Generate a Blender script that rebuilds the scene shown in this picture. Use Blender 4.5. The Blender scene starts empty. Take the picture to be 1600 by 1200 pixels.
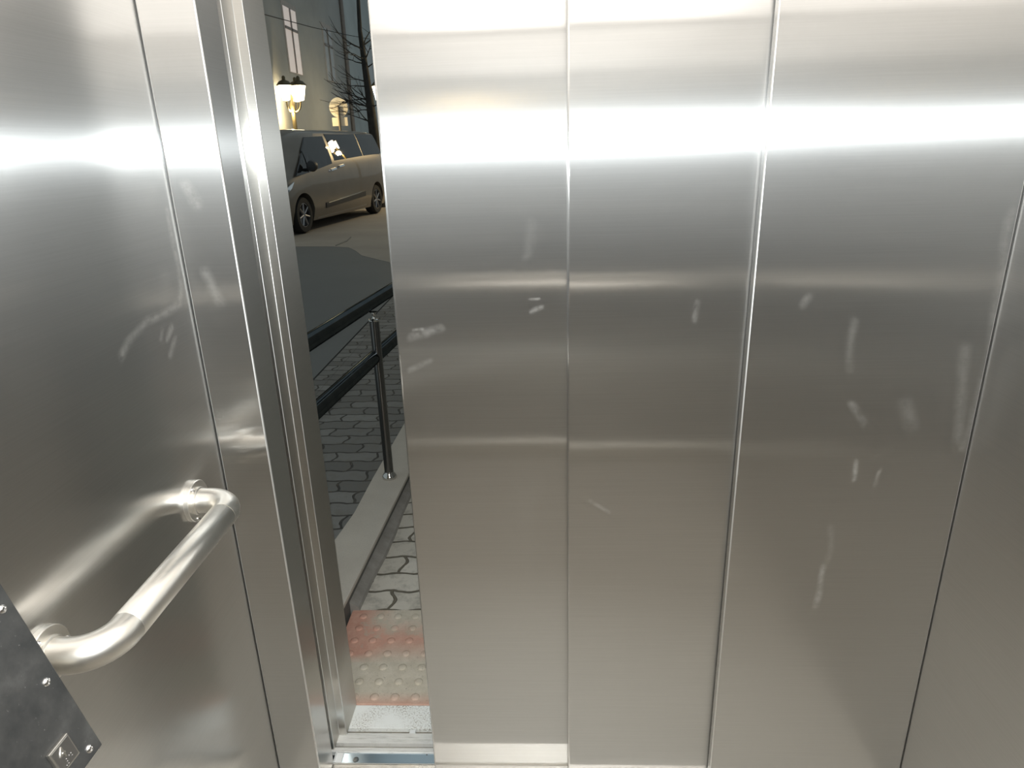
import bpy, bmesh, math, random
from mathutils import Vector, Matrix
random.seed(7)
S = bpy.context.scene
COL = S.collection
PI = math.pi

# ------------------------------------------------------------------ camera
H = 1.40
cam_d = bpy.data.cameras.new('camera')
cam = bpy.data.objects.new('camera', cam_d)
COL.objects.link(cam)
cam_d.sensor_fit = 'HORIZONTAL'
cam_d.sensor_width = 36.0
cam_d.lens = 36.0 * 1062.0 / 1600.0
cam_d.clip_start = 0.01
RIGHT = Vector((0.99895486, 0.03548363, -0.02881139))
DOWN = Vector((-0.01534166, -0.33347657, -0.94263355))
FWD = Vector((-0.04305598, 0.94209038, -0.33258366))
CAM = Vector((0, 0, H))
K = 1.14               # real size of one modelling unit in metres
m = Matrix.Identity(4)
for i in range(3):
    m[i][0] = RIGHT[i]; m[i][1] = -DOWN[i]; m[i][2] = -FWD[i]; m[i][3] = CAM[i]
cam.matrix_world = m
S.camera = cam

# ------------------------------------------------------------------ world (dim urban night sky), exposure
W = bpy.data.worlds.new('night_sky'); S.world = W
W.use_nodes = True
bg = W.node_tree.nodes['Background']
bg.inputs[0].default_value = (0.82, 0.96, 1.0, 1)
bg.inputs[1].default_value = 0.31
S.view_settings.view_transform = 'Standard'
S.view_settings.look = 'None'
S.view_settings.exposure = 0.0
S.view_settings.gamma = 1.0
S.view_settings.use_curve_mapping = False
S.cycles.max_bounces = 14
S.cycles.glossy_bounces = 10
S.cycles.caustics_reflective = True
S.cycles.sample_clamp_indirect = 6.0

# phone torch, just above the lens
sp = bpy.data.lights.new('phone_torch', 'SPOT')
sp.energy = 84.0
sp.color = (0.90, 0.97, 1.0)
sp.shadow_soft_size = 0.006
sp.spot_size = math.radians(118)
sp.spot_blend = 1.0
spo = bpy.data.objects.new('phone_torch', sp); COL.objects.link(spo)
m2 = m.copy(); p = CAM - DOWN * 0.019 - FWD * 0.012
for i in range(3): m2[i][3] = p[i]
spo.matrix_world = m2

# ------------------------------------------------------------------ picture helpers (only used to measure where things stand)
def ray(px, py):
    return (RIGHT * (px - 800) + DOWN * (py - 600) + FWD * 1062.0).normalized()
def on_z(px, py, z=0.0):
    r = ray(px, py); return CAM + r * ((z - H) / r.z)
def on_y(px, py, y):
    r = ray(px, py); return CAM + r * (y / r.y)
def on_x(px, py, x):
    r = ray(px, py); return CAM + r * (x / r.x)
def on_plane(px, py, o, n):
    r = ray(px, py); return CAM + r * ((o - CAM).dot(n) / r.dot(n))

# ------------------------------------------------------------------ mesh helpers
def bm_box(bm, lo, hi, bevel=0.0, seg=2, em=-1):
    lo = Vector(lo); hi = Vector(hi)
    t = bmesh.new()
    bmesh.ops.create_cube(t, size=1)
    for v in t.verts:
        v.co = Vector(((lo.x + hi.x) / 2 + v.co.x * (hi.x - lo.x), (lo.y + hi.y) / 2 + v.co.y * (hi.y - lo.y), (lo.z + hi.z) / 2 + v.co.z * (hi.z - lo.z)))
    if bevel > 0:
        bmesh.ops.bevel(t, geom=t.edges[:], offset=bevel, segments=seg, profile=0.5, affect='EDGES', material=em)
    merge(bm, t)
def merge(bm, t, M=None):
    if M is not None: bmesh.ops.transform(t, matrix=M, verts=t.verts[:])
    me = bpy.data.meshes.new('tmp'); t.to_mesh(me); t.free()
    bm.from_mesh(me); bpy.data.meshes.remove(me)
def frame_from(d, up=Vector((0, 0, 1))):
    d = d.normalized()
    if abs(d.dot(up)) > 0.98: up = Vector((0, 1, 0))
    x = up.cross(d).normalized(); y = d.cross(x).normalized()
    return x, y, d
def bm_tube(bm, pts, r, seg=24, caps=True):
    pts = [Vector(q) for q in pts]
    rs = r if isinstance(r, (list, tuple)) else [r] * len(pts)
    rings = []; px_ = None
    for i, q in enumerate(pts):
        if i == 0: d = pts[1] - pts[0]
        elif i == len(pts) - 1: d = pts[-1] - pts[-2]
        else: d = (pts[i + 1] - q).normalized() + (q - pts[i - 1]).normalized()
        d.normalize()
        if px_ is None: x, y, _ = frame_from(d)
        else:
            x = (px_ - d * px_.dot(d)).normalized(); y = d.cross(x)
        px_ = x
        rings.append([bm.verts.new(q + (x * math.cos(2 * PI * k / seg) + y * math.sin(2 * PI * k / seg)) * rs[i]) for k in range(seg)])
    for a, b in zip(rings, rings[1:]):
        for k in range(seg):
            bm.faces.new((a[k], a[(k + 1) % seg], b[(k + 1) % seg], b[k]))
    if caps:
        bm.faces.new(rings[0][::-1]); bm.faces.new(rings[-1])
def bm_lathe(bm, prof, origin, axis, seg=32):
    """prof: list of (radius, distance along axis)"""
    x, y, d = frame_from(Vector(axis)); o = Vector(origin)
    rings = []
    for r, t in prof:
        r = max(r, 1e-5)
        rings.append([bm.verts.new(o + d * t + (x * math.cos(2 * PI * k / seg) + y * math.sin(2 * PI * k / seg)) * r) for k in range(seg)])
    for a, b in zip(rings, rings[1:]):
        for k in range(seg):
            bm.faces.new((a[k], a[(k + 1) % seg], b[(k + 1) % seg], b[k]))
    bm.faces.new(rings[0][::-1]); bm.faces.new(rings[-1])
def bm_prism(bm, poly, vec, bevel=0.0, seg=2, em=-1):
    """poly: list of Vector (planar), extruded by vec"""
    t = bmesh.new()
    vs = [t.verts.new(Vector(q)) for q in poly]
    f = t.faces.new(vs)
    r = bmesh.ops.extrude_face_region(t, geom=[f])
    bmesh.ops.translate(t, verts=[g for g in r['geom'] if isinstance(g, bmesh.types.BMVert)], vec=Vector(vec))
    bmesh.ops.recalc_face_normals(t, faces=t.faces[:])
    if bevel > 0: bmesh.ops.bevel(t, geom=t.edges[:], offset=bevel, segments=seg, profile=0.5, affect='EDGES', material=em)
    merge(bm, t)
def obj(name, bm, mat, parent=None, smooth=None, label=None):
    bmesh.ops.recalc_face_normals(bm, faces=bm.faces[:])
    me = bpy.data.meshes.new(name); bm.to_mesh(me); bm.free()
    o = bpy.data.objects.new(name, me); COL.objects.link(o)
    for q in (mat if isinstance(mat, (list, tuple)) else [mat]):
        if q is not None: me.materials.append(q)
    if smooth is not None:
        only = isinstance(mat, (list, tuple))          # sheets: only the rounded edges are smooth, the faces stay flat
        for q in me.polygons: q.use_smooth = (not only) or q.material_index == 1
        try:
            if not only: me.set_sharp_from_angle(angle=math.radians(smooth))
        except Exception: pass
    if parent is not None:
        o.parent = parent
        o.matrix_parent_inverse = Matrix.Translation(-parent.location)
    if label: o['label'] = label
    return o
def thing(name, label, cat, loc=(0, 0, 0), group=None):
    o = bpy.data.objects.new(name, None); COL.objects.link(o)
    o.empty_display_size = 0.1
    o.location = loc; o['label'] = label; o['category'] = cat
    if group: o['group'] = group
    return o
def tag(o, label, cat, group=None):
    o['label'] = label; o['category'] = cat
    if group: o['group'] = group
    return o
def struct(name, bm, mat, label=None, cat=None, smooth=None):
    o = obj(name, bm, mat, smooth=smooth); o['kind'] = 'structure'
    if label: o['label'] = label
    if cat: o['category'] = cat
    return o
def box(lo, hi, bevel=0.0, seg=2, em=-1):
    bm = bmesh.new(); bm_box(bm, lo, hi, bevel, seg, em); return bm

# ------------------------------------------------------------------ material helpers
class NT:
    def __init__(self, name):
        self.m = bpy.data.materials.new(name); self.m.use_nodes = True
        self.t = self.m.node_tree; self.b = self.t.nodes['Principled BSDF']
    def n(self, kind, **kw):
        x = self.t.nodes.new(kind)
        for k, v in kw.items():
            if k.startswith('i_'): x.inputs[int(k[2:])].default_value = v
            else: setattr(x, k, v)
        return x
    def l(self, a, b): self.t.links.new(a, b)
    def math(self, op, a, b=None, clamp=False):
        x = self.n('ShaderNodeMath', operation=op, use_clamp=clamp)
        for i, v in enumerate((a, b)):
            if v is None: continue
            if isinstance(v, (int, float)): x.inputs[i].default_value = v
            else: self.l(v, x.inputs[i])
        return x.outputs[0]
    def vec(self, op, a, b=None):
        x = self.n('ShaderNodeVectorMath', operation=op)
        for i, v in enumerate((a, b)):
            if v is None: continue
            if isinstance(v, (tuple, Vector)): x.inputs[i].default_value = v
            else: self.l(v, x.inputs[i])
        return x
    def noise(self, vec, scale, detail=3, rough=0.5):
        x = self.n('ShaderNodeTexNoise'); x.inputs['Scale'].default_value = scale
        x.inputs['Detail'].default_value = detail; x.inputs['Roughness'].default_value = rough
        if vec is not None: self.l(vec, x.inputs['Vector'])
        return x.outputs['Fac']
    def ramp(self, fac, stops):
        x = self.n('ShaderNodeValToRGB'); cr = x.color_ramp
        while len(cr.elements) < len(stops): cr.elements.new(0.5)
        for e, (q, c) in zip(cr.elements, stops):
            e.position = q; e.color = c if len(c) == 4 else (*c, 1)
        self.l(fac, x.inputs[0]); return x.outputs[0]
    def mix(self, fac, a, b):
        x = self.n('ShaderNodeMix', data_type='RGBA')
        for s, v in ((0, fac), (6, a), (7, b)):
            if isinstance(v, (int, float)): x.inputs[s].default_value = v
            elif isinstance(v, tuple): x.inputs[s].default_value = v if len(v) == 4 else (*v, 1)
            else: self.l(v, x.inputs[s])
        return x.outputs[2]
    def pos(self):
        return self.vec('MULTIPLY', self.n('ShaderNodeNewGeometry').outputs['Position'], (1 / K, 1 / K, 1 / K)).outputs[0]
    def scaled(self, v, s):
        return self.vec('MULTIPLY', v, s).outputs[0]
    def bump(self, h, strength=0.3, dist=0.01):
        x = self.n('ShaderNodeBump'); x.inputs['Strength'].default_value = strength; x.inputs['Distance'].default_value = dist
        self.l(h, x.inputs['Height']); self.l(x.outputs[0], self.b.inputs['Normal']); return x
    def set(self, **kw):
        for k, v in kw.items():
            k = {'color': 'Base Color', 'rough': 'Roughness', 'metal': 'Metallic', 'aniso': 'Anisotropic', 'spec': 'Specular IOR Level', 'coat': 'Coat Weight', 'em': 'Emission Color', 'es': 'Emission Strength', 'trans': 'Transmission Weight'}[k]
            if isinstance(v, (int, float)): self.b.inputs[k].default_value = v
            elif isinstance(v, tuple): self.b.inputs[k].default_value = v if len(v) == 4 else (*v, 1)
            else: self.l(v, self.b.inputs[k])
        return self

def plain(name, color, rough=0.5, metal=0.0, var=0.08, scale=8.0, **kw):
    k = NT(name)
    f = k.noise(k.pos(), scale, 4)
    c0 = tuple(max(0, c * (1 - var)) for c in color); c1 = tuple(min(1, c * (1 + var)) for c in color)
    k.set(color=k.ramp(f, [(0.3, c0), (0.7, c1)]), rough=rough, metal=metal, **kw)
    return k.m

def brushed(name, color, ax, az, wave=0.0, marks=(), broad=0.20, smudge=0.12):
    """horizontally ground stainless steel: light scatters sideways along the wall, hardly up or down"""
    k = NT(name)
    P = k.pos()
    nrm = k.n('ShaderNodeNewGeometry').outputs['Normal']
    tan = k.vec('CROSS_PRODUCT', nrm, (0, 0, 1)).outputs[0]
    # fine grain along the sheet
    g = k.noise(k.scaled(P, (2.0, 2.0, 260.0)), 2.2, 3, 0.65)
    col0 = k.ramp(g, [(0.25, tuple(c * 0.955 for c in color)), (0.75, tuple(min(1, c * 1.03) for c in color))])
    # greasy hand smears and dried residue
    w = k.n('ShaderNodeTexNoise'); w.inputs['Scale'].default_value = 14.0; w.inputs['Detail'].default_value = 3; k.l(P, w.inputs['Vector'])
    wp = k.vec('ADD', P, k.scaled(k.vec('SUBTRACT', w.outputs['Color'], (0.5, 0.5, 0.5)).outputs[0], (0.02, 0.02, 0.02))).outputs[0]
    total = None
    for (a, b, r, s) in marks:
        A = Vector(a); B = Vector(b); AB = B - A
        pa = k.vec('SUBTRACT', wp, tuple(A)).outputs[0]
        dt = k.vec('DOT_PRODUCT', pa, tuple(AB)).outputs[1]
        t_ = k.math('DIVIDE', dt, max(AB.length_squared, 1e-9), clamp=True)
        sc = k.n('ShaderNodeVectorMath', operation='SCALE'); sc.inputs[0].default_value = AB; k.l(t_, sc.inputs['Scale'])
        dd = k.vec('SUBTRACT', pa, sc.outputs[0]).outputs[0]
        ln = k.vec('LENGTH', dd).outputs[1]
        q = k.math('MULTIPLY', k.math('SUBTRACT', 1.0, k.math('DIVIDE', ln, r), clamp=True), s)
        total = q if total is None else k.math('MAXIMUM', total, q)
    sm = k.noise(k.scaled(P, (1, 1, 0.55)), 3.1, 5, 0.6)
    fac = k.math('MULTIPLY', k.math('MULTIPLY', k.math('SUBTRACT', sm, 0.62, clamp=True), 4.0, clamp=True), smudge)
    if total is not None:
        br = k.noise(P, 70.0, 3, 0.7)
        brk = k.math('MULTIPLY', total, k.math('MULTIPLY', k.math('SUBTRACT', br, 0.28, clamp=True), 3.0, clamp=True), clamp=True)
        fac = k.math('MAXIMUM', fac, brk)
    bmp = None
    if wave > 0:
        hgt = k.noise(k.scaled(P, (1, 1, 0.8)), 2.6, 1, 0.4)
        bmp = k.n('ShaderNodeBump'); bmp.inputs['Strength'].default_value = 1.0; bmp.inputs['Distance'].default_value = wave
        k.l(hgt, bmp.inputs['Height'])
    lobes = []
    for (a_, b_) in ((ax, az), (max(ax, 0.60), az * 5.2), (max(ax, 0.70), max(az * 5.2, 0.14))):
        gl = k.n('ShaderNodeBsdfAnisotropic'); gl.distribution = 'GGX'
        al = math.sqrt(a_ * b_); gl.inputs['Roughness'].default_value = math.sqrt(al); gl.inputs['Anisotropy'].default_value = -(1 - al / a_)
        k.l(col0, gl.inputs['Color']); k.l(tan, gl.inputs['Tangent'])
        if bmp is not None: k.l(bmp.outputs[0], gl.inputs['Normal'])
        lobes.append(gl.outputs[0])
    met = k.n('ShaderNodeMixShader'); met.inputs[0].default_value = broad; k.l(lobes[0], met.inputs[1]); k.l(lobes[1], met.inputs[2])
    met2 = k.n('ShaderNodeMixShader'); met2.inputs[0].default_value = broad * 0.7; k.l(met.outputs[0], met2.inputs[1]); k.l(lobes[2], met2.inputs[2]); met = met2
    k.t.nodes.remove(k.b)
    # residue = thin milky film over the metal
    d = k.n('ShaderNodeBsdfDiffuse'); d.inputs[0].default_value = (0.62, 0.6, 0.56, 1)
    mx = k.n('ShaderNodeMixShader'); k.l(k.math('MULTIPLY', fac, 0.28, clamp=True), mx.inputs[0]); k.l(met.outputs[0], mx.inputs[1]); k.l(d.outputs[0], mx.inputs[2])
    k.l(mx.outputs[0], k.t.nodes['Material Output'].inputs[0])
    return k.m

STEEL = (0.70, 0.693, 0.678)
M = {}
def fm(px, py, y): return tuple(on_y(px, py, y))
def lm(px, py): return tuple(on_x(px, py, -0.612))
YF = 1.15            # plane of the car's front walls
marks_front = []
def seg_px(lst, pts, y, r, s):
    q = [fm(a, b, y) for a, b in pts]
    for a, b in zip(q, q[1:]): lst.append((a, b, r, s))
seg_px(marks_front, [(290, 292), (308, 318)], YF, 0.014, 0.8)
seg_px(marks_front, [(322, 425), (345, 472)], YF, 0.012, 0.55)
seg_px(marks_front, [(1331, 500), (1326, 575)], YF, 0.011, 0.35)
seg_px(marks_front, [(1330, 630), (1348, 660)], YF, 0.011, 0.5)
seg_px(marks_front, [(1413, 632), (1424, 665)], YF, 0.018, 0.35)
seg_px(marks_front, [(1337, 722), (1333, 750)], YF, 0.007, 0.8)
seg_px(marks_front, [(1371, 738), (1366, 758)], YF, 0.006, 0.6)
seg_px(marks_front, [(1286, 885), (1280, 915), (1273, 948)], YF, 0.009, 0.75)
seg_px(marks_front, [(1300, 825), (1294, 870)], YF, 0.010, 0.3)
seg_px(marks_front, [(1262, 466), (1256, 476)], YF, 0.010, 0.4)
seg_px(marks_front, [(1580, 330), (1540, 580), (1505, 700)], YF, 0.012, 0.45)
seg_px(marks_front, [(1508, 545), (1500, 640), (1495, 690)], YF, 0.014, 0.35)
seg_px(marks_front, [(1152, 680), (1150, 740)], YF, 0.006, 0.9)
marks_left = []
def seg_l(pts, r, s):
    q = [lm(a, b) for a, b in pts]
    for a, b in zip(q, q[1:]): marks_left.append((a, b, r, s))
seg_l([(190, 557), (205, 525), (232, 503), (262, 488), (281, 472), (283, 450), (276, 400), (262, 330)], 0.010, 0.6)
seg_l([(268, 510), (262, 530)], 0.009, 0.6)
seg_l([(274, 530), (266, 555)], 0.009, 0.6)
seg_l([(254, 515), (251, 530)], 0.006, 0.5)
marks_door = []
seg_px(marks_door, [(830, 350), (823, 400)], 1.205, 0.014, 0.25)
seg_px(marks_door, [(640, 528), (690, 512)], 1.205, 0.012, 0.5)
seg_px(marks_door, [(645, 515), (662, 514)], 1.205, 0.004, 0.9)
seg_px(marks_door, [(826, 466), (842, 465)], 1.205, 0.004, 0.9)
seg_px(marks_door, [(828, 485), (846, 478)], 1.205, 0.006, 0.7)
seg_px(marks_door, [(640, 580), (672, 566)], 1.205, 0.008, 0.35)
seg_px(marks_door, [(1091, 470), (1085, 498)], 1.175, 0.008, 0.5)
seg_px(marks_door, [(922, 784), (950, 800)], 1.175, 0.005, 0.5)
M['steel_front'] = brushed('brushed_steel_front', STEEL, 0.065, 0.0042, 0.0008, marks_front)
M['steel_left'] = brushed('brushed_steel_left', STEEL, 0.065, 0.0042, 0.0008, marks_left)
M['steel_door'] = brushed('brushed_steel_door', STEEL, 0.065, 0.0042, 0.0006, marks_door)
M['steel'] = brushed('brushed_steel', STEEL, 0.065, 0.0042, 0.0006)
def satin(name, color, rough, **kw):
    k = NT(name); P = k.pos()
    f = k.noise(P, 30.0, 4, 0.6)
    k.set(color=k.ramp(f, [(0.3, tuple(c * 0.93 for c in color)), (0.7, color)]), metal=1.0, rough=rough, **kw)
    return k.m
M['satin'] = satin('satin_steel', (0.82, 0.79, 0.735), 0.35)
M['edge'] = satin('bare_sheet_edge', (0.74, 0.73, 0.71), 0.5)
M['polished'] = satin('polished_steel', (0.72, 0.70, 0.67), 0.12)
M['frame_steel'] = brushed('frame_steel', (0.66, 0.64, 0.60), 0.30, 0.02, 0.0, (), smudge=0.5)
M['dark_steel'] = satin('dark_reveal_steel', (0.36, 0.36, 0.35), 0.25)
M['chrome'] = satin('chrome', (0.85, 0.85, 0.85), 0.08)
def make_pipe():
    k = NT('dark_glossy_pipe'); g = k.n('ShaderNodeBsdfAnisotropic'); g.inputs['Roughness'].default_value = 0.09
    k.l(k.ramp(k.noise(k.pos(), 20.0, 3), [(0.3, (0.075, 0.088, 0.095)), (0.7, (0.10, 0.112, 0.118))]), g.inputs['Color'])
    k.t.nodes.remove(k.b); k.l(g.outputs[0], k.t.nodes['Material Output'].inputs[0]); return k.m
M['black_pipe'] = make_pipe()
M['post_steel'] = satin('dark_post_steel', (0.22, 0.215, 0.21), 0.22)
M['zinc'] = satin('zinc_plate', (0.80, 0.90, 0.96), 0.22)

# ridged aluminium sill: fine long grooves and dirt
def make_sill(name, metal=0.12, rough=0.4, g=1.0):
    k = NT(name); P = k.pos()
    wv = k.n('ShaderNodeTexWave', wave_type='BANDS', bands_direction='Y', wave_profile='SIN')
    wv.inputs['Scale'].default_value = 75.0; wv.inputs['Distortion'].default_value = 0.0
    k.l(P, wv.inputs['Vector'])
    d = k.noise(k.scaled(P, (3, 40, 1)), 6.0, 5, 0.7)
    c = k.ramp(d, [(0.22, (0.36 * g, 0.34 * g, 0.30 * g)), (0.48, (0.76 * g, 0.74 * g, 0.70 * g)), (0.75, (0.85 * g, 0.83 * g, 0.79 * g))])
    k.set(color=c, metal=metal, rough=rough)
    k.bump(wv.outputs['Fac'], 0.5, 0.0015)
    return k.m
M['sill'] = make_sill('ridged_aluminium')
M['sill_bright'] = make_sill('bright_ridged_aluminium', 0.95, 0.22, 1.16)
def make_dusty():
    k = NT('dusty_threshold'); P = k.pos()
    d = k.noise(P, 230.0, 3, 0.8); e = k.noise(P, 9.0, 3, 0.5)
    sx = k.n('ShaderNodeSeparateXYZ'); k.l(P, sx.inputs[0])
    e = k.math('ADD', e, k.math('MULTIPLY', k.math('ADD', sx.outputs[0], 0.42), 1.3))
    q = k.math('MULTIPLY', k.math('SUBTRACT', d, 0.50, clamp=True), k.math('MULTIPLY', k.math('SUBTRACT', e, 0.42, clamp=True), 44.0), clamp=True)
    k.set(color=k.mix(q, (0.9, 0.9, 0.86), (0.30, 0.25, 0.18)), rough=0.5, metal=0.0)
    return k.m
M['dusty'] = make_dusty()

# car floor
def make_floor():
    k = NT('car_floor_vinyl'); P = k.pos()
    d = k.noise(P, 160.0, 2, 0.7)
    k.set(color=k.ramp(d, [(0.35, (0.31, 0.285, 0.245)), (0.65, (0.42, 0.39, 0.34))]), rough=0.55)
    return k.m
M['floor'] = make_floor()
M['ceil'] = plain('ceiling_paint', (0.72, 0.70, 0.66), 0.6, var=0.03)
def emit(name, color, strength):
    k = NT(name); k.set(color=color, em=color, es=strength, rough=0.6); return k.m
M['panel_light'] = emit('ceiling_diffuser', (1.0, 0.96, 0.905), 2.15)

# ------------------------------------------------------------------ LIFT CAR
XL, XR, YB, ZC = -0.612, 0.772, -0.55, 1.835
XJL, XJR = -0.517, 0.360          # entrance edges
struct('floor', box((XL - .04, YB - .04, -0.06), (XR + .04, 1.12, 0.0)), M['floor'], 'speckled grey lift car floor', 'floor')
struct('ceiling', box((XL - .04, YB - .04, ZC), (XR + .04, 1.236, ZC + 0.05)), M['ceil'], 'pale lift car ceiling', 'ceiling')
struct('wall_left', box((XL - .035, YB - .035, 0.0), (XL, YF - 0.0012, ZC)), M['steel_left'], 'brushed steel side wall behind the short grab rail', 'wall')
struct('wall_right', box((XR, YB - .035, 0.0), (XR + .035, YF - 0.0012, ZC)), M['steel'], 'brushed steel side wall beyond the dark corner seam', 'wall')
struct('wall_back', box((XL, YB - .035, 0.0), (XR, YB, ZC)), M['steel'], 'brushed steel back wall of the lift car', 'wall')
# front returns: folded sheets, the entrance edge turned back along the side
bm = bmesh.new(); bm_box(bm, (XL + 0.0015, YF, 0.0), (XJL, 1.232, 1.80), 0.0028, 4, 1)
struct('wall_front', bm, [M['steel_front'], M['edge']], 'narrow brushed steel front strip beside the door gap', 'wall', smooth=35)
bm = bmesh.new(); bm_box(bm, (XJR, YF, 0.0), (XR - 0.0015, 1.168, 1.80), 0.0022, 4, 1)
struct('wall_front_right', bm, [M['steel_front'], M['edge']], 'wide brushed steel front panel beside the closing door', 'wall', smooth=35)
struct('trim_1', box((XL - .035, YF, 1.80), (XR + .035, 1.236, ZC)), M['steel_front'], 'steel header over the lift entrance', 'trim')
struct('trim_2', box((XR, YF, 0.0), (XR + .035, 1.236, 1.80)), M['steel'], 'outer return of the front panel', 'trim')
struct('trim_3', box((XL - .035, YF, 0.0), (XL, 1.236, 1.80)), M['steel'], 'outer return of the front strip', 'trim')
struct('baseboard_back', box((XL + .001, YB, 0.0), (XR - .001, YB + 0.016, 0.075), 0.007), M['satin'], 'aluminium skirting on the back wall', 'baseboard')

# ceiling light
t = thing('ceiling_light', 'large flat luminous panel in the lift ceiling', 'ceiling light', (0.08, 0.25, ZC))
bm = bmesh.new()
x0, x1, y0, y1 = XL + 0.02, XR - 0.02, YB + 0.02, YF - 0.02
for lo, hi in (((x0, y0, ZC - .02), (x1, y0 + .02, ZC)), ((x0, y1 - .02, ZC - .02), (x1, y1, ZC)), ((x0, y0 + .02, ZC - .02), (x0 + .02, y1 - .02, ZC)), ((x1 - .02, y0 + .02, ZC - .02), (x1, y1 - .02, ZC))): bm_box(bm, lo, hi)
obj('frame', bm, M['satin'], t)
obj('diffuser', box((x0 + .02, y0 + .02, ZC - .012), (x1 - .02, y1 - .02, ZC)), M['panel_light'], t)

# doors: leading panel (further back) and trailing panel
d1 = bpy.data.objects.new('door_1', None); COL.objects.link(d1); d1['kind'] = 'structure'; d1['label'] = 'brushed steel two-panel sliding lift door, nearly closed'; d1['category'] = 'lift door'
obj('leading_panel', box((-0.266, 1.205, 0.008), (0.105, 1.228, 1.797), 0.004, 4, 1), [M['steel_door'], M['steel_door']], d1, 35)
obj('trailing_panel', box((0.048, 1.1755, 0.008), (0.520, 1.1985, 1.797), 0.0035, 4, 1), [M['steel_door'], M['steel_door']], d1, 35)

# car sill with two grooves
t = thing('car_door_sill', 'bright ridged aluminium sill under the lift car door', 'door sill', (0, 1.18, 0))
bm = bmesh.new()
for y0, y1 in ((1.12, 1.176), (1.196, 1.207), (1.225, 1.2305)): bm_box(bm, (XL, y0, -0.05), (XR, y1, 0.0), 0.0008)
obj('sill_rib', bm, M['sill_bright'], t)
bm = box((XL, 1.1205, -0.06), (XR, 1.2300, -0.006)); obj('groove_bed', bm, M['sill_bright'], t)

# gap cover plate between car and landing, with its screw and end bracket
t = thing('gap_cover_plate', 'bluish zinc plate with a screw between the two door sills', 'cover plate', (0, 1.245, 0))
bm = box((-0.520, 1.2315, -0.012), (0.42, 1.2605, -0.003)); obj('plate', bm, M['zinc'], t)
bm = bmesh.new(); q = on_z(556, 1187, -0.003); bm_lathe(bm, [(0.0075, 0), (0.007, 0.0015), (0.004, 0.002), (0.0035, 0.001), (0.001, 0.001)], q, (0, 0, 1), 20); obj('screw', bm, M['dark_steel'], t, 40)
bm = bmesh.new()
bm.free()
for a in ((531, 1177.5), (667, 1179.5)):
    bm = bmesh.new(); bm_lathe(bm, [(0.0018, 0), (0.0018, 0.0006)], on_z(*a, -0.003), (0, 0, 1), 12); obj('rivet_hole', bm, M['dark_steel'], t)

bm = bmesh.new(); bm_box(bm, (-0.517, 1.2320, -0.003), (-0.499, 1.2600, -0.001)); bm_box(bm, (-0.517, 1.2320, -0.003), (-0.5155, 1.2600, 0.006))
bmw = plain('white_enamel', (0.80, 0.80, 0.78), 0.4, var=0.03); M['white'] = bmw
obj('end_bracket', bm, bmw, t)

# ------------------------------------------------------------------ LANDING ENTRANCE
t = thing('landing_door_sill', 'ridged aluminium sill with two grooves at the foot of the open gap', 'door sill', (0, 1.33, 0))
bm = bmesh.new()
for y0, y1 in ((1.2615, 1.275), (1.288, 1.319)): bm_box(bm, (-0.60, y0, -0.03), (0.55, y1, 0.0), 0.0008)
obj('sill_rib', bm, M['sill'], t)
obj('threshold_strip', box((-0.60, 1.334, -0.03), (0.55, 1.409, 0.0), 0.0008), M['dusty'], t)
M['groove'] = plain('dark_groove', (0.20, 0.18, 0.145), 0.6, var=0.35, scale=30)  # groove bed darker than the ribs, tone varied at random
obj('groove_bed', box((-0.60, 1.2615, -0.04), (0.55, 1.409, -0.012)), M['groove'], t)
bm = bmesh.new(); q = on_z(645, 1141.5, -0.002); bm_box(bm, (q.x - .008, 1.319, -0.018), (q.x + .008, 1.333, -0.001), 0.002)
obj('guide_shoe', bm, bmw, t)

def lframe():
    bm = bmesh.new()
    for s, X0 in ((1, -0.506), (-1, 0.396)):
        def X(a): return X0 - s * a
        poly = [(X(0.0), 1.311), (X(0.0), 1.411), (X(0.10), 1.411), (X(0.10), 1.266), (X(0.019), 1.266), (X(0.019), 1.311)]
        bm_prism(bm, [Vector((a, b, 0.0005)) for a, b in poly], (0, 0, 1.90), 0.0013, 3, 1)
    bm_box(bm, (-0.606, 1.311, 1.81), (0.496, 1.411, 1.9005))
    return bm
o = struct('door_frame', lframe(), [M['frame_steel'], M['edge']], 'stepped stainless landing door frame left of the gap', 'door frame', smooth=35)
d2 = bpy.data.objects.new('door_2', None); COL.objects.link(d2); d2['kind'] = 'structure'; d2['label'] = 'landing door panels hidden behind the lift car door'; d2['category'] = 'landing door'
obj('leading_panel', box((-0.246, 1.320, 0.004), (0.12, 1.333, 1.797), 0.003), M['steel'], d2)
obj('trailing_panel', box((0.06, 1.276, 0.004), (0.50, 1.287, 1.797), 0.003), M['steel'], d2)

# unseen outer wall and shaft boxes, added to block light into the gap
M['render_wall'] = plain('rendered_wall', (0.45, 0.43, 0.40), 0.85, var=0.1)
bm = bmesh.new()
bm_box(bm, (-1.3, 1.27, -0.1), (-0.607, 1.40, 2.9)); bm_box(bm, (0.497, 1.27, -0.1), (1.4, 1.40, 2.9)); bm_box(bm, (-0.607, 1.27, 1.902), (0.497, 1.40, 2.9))
struct('wall_landing', bm, M['render_wall'], 'unseen outer wall added around the landing door to block light', 'wall')
bm = bmesh.new()
bm_box(bm, (-1.3, YB - 0.06, -0.1), (-0.665, 1.268, 2.4)); bm_box(bm, (0.83, YB - 0.06, -0.1), (1.4, 1.268, 2.4)); bm_box(bm, (-0.664, YB - 0.06, 1.90), (0.829, 1.268, 2.4))
struct('wall_gap_blocker', bm, M['render_wall'], 'unseen shaft boxes added around the car to block sky light', 'wall')  # added to close the sides and top of the gap against sky light
struct('wall_sky_blocker', box((1.75, 1.42, -0.1), (2.4, 14, 7.5)), M['render_wall'], 'unseen wall added beside the ramp to block the sky', 'wall')  # unseen wall, added so the door jamb mirrors less bright sky

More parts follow.
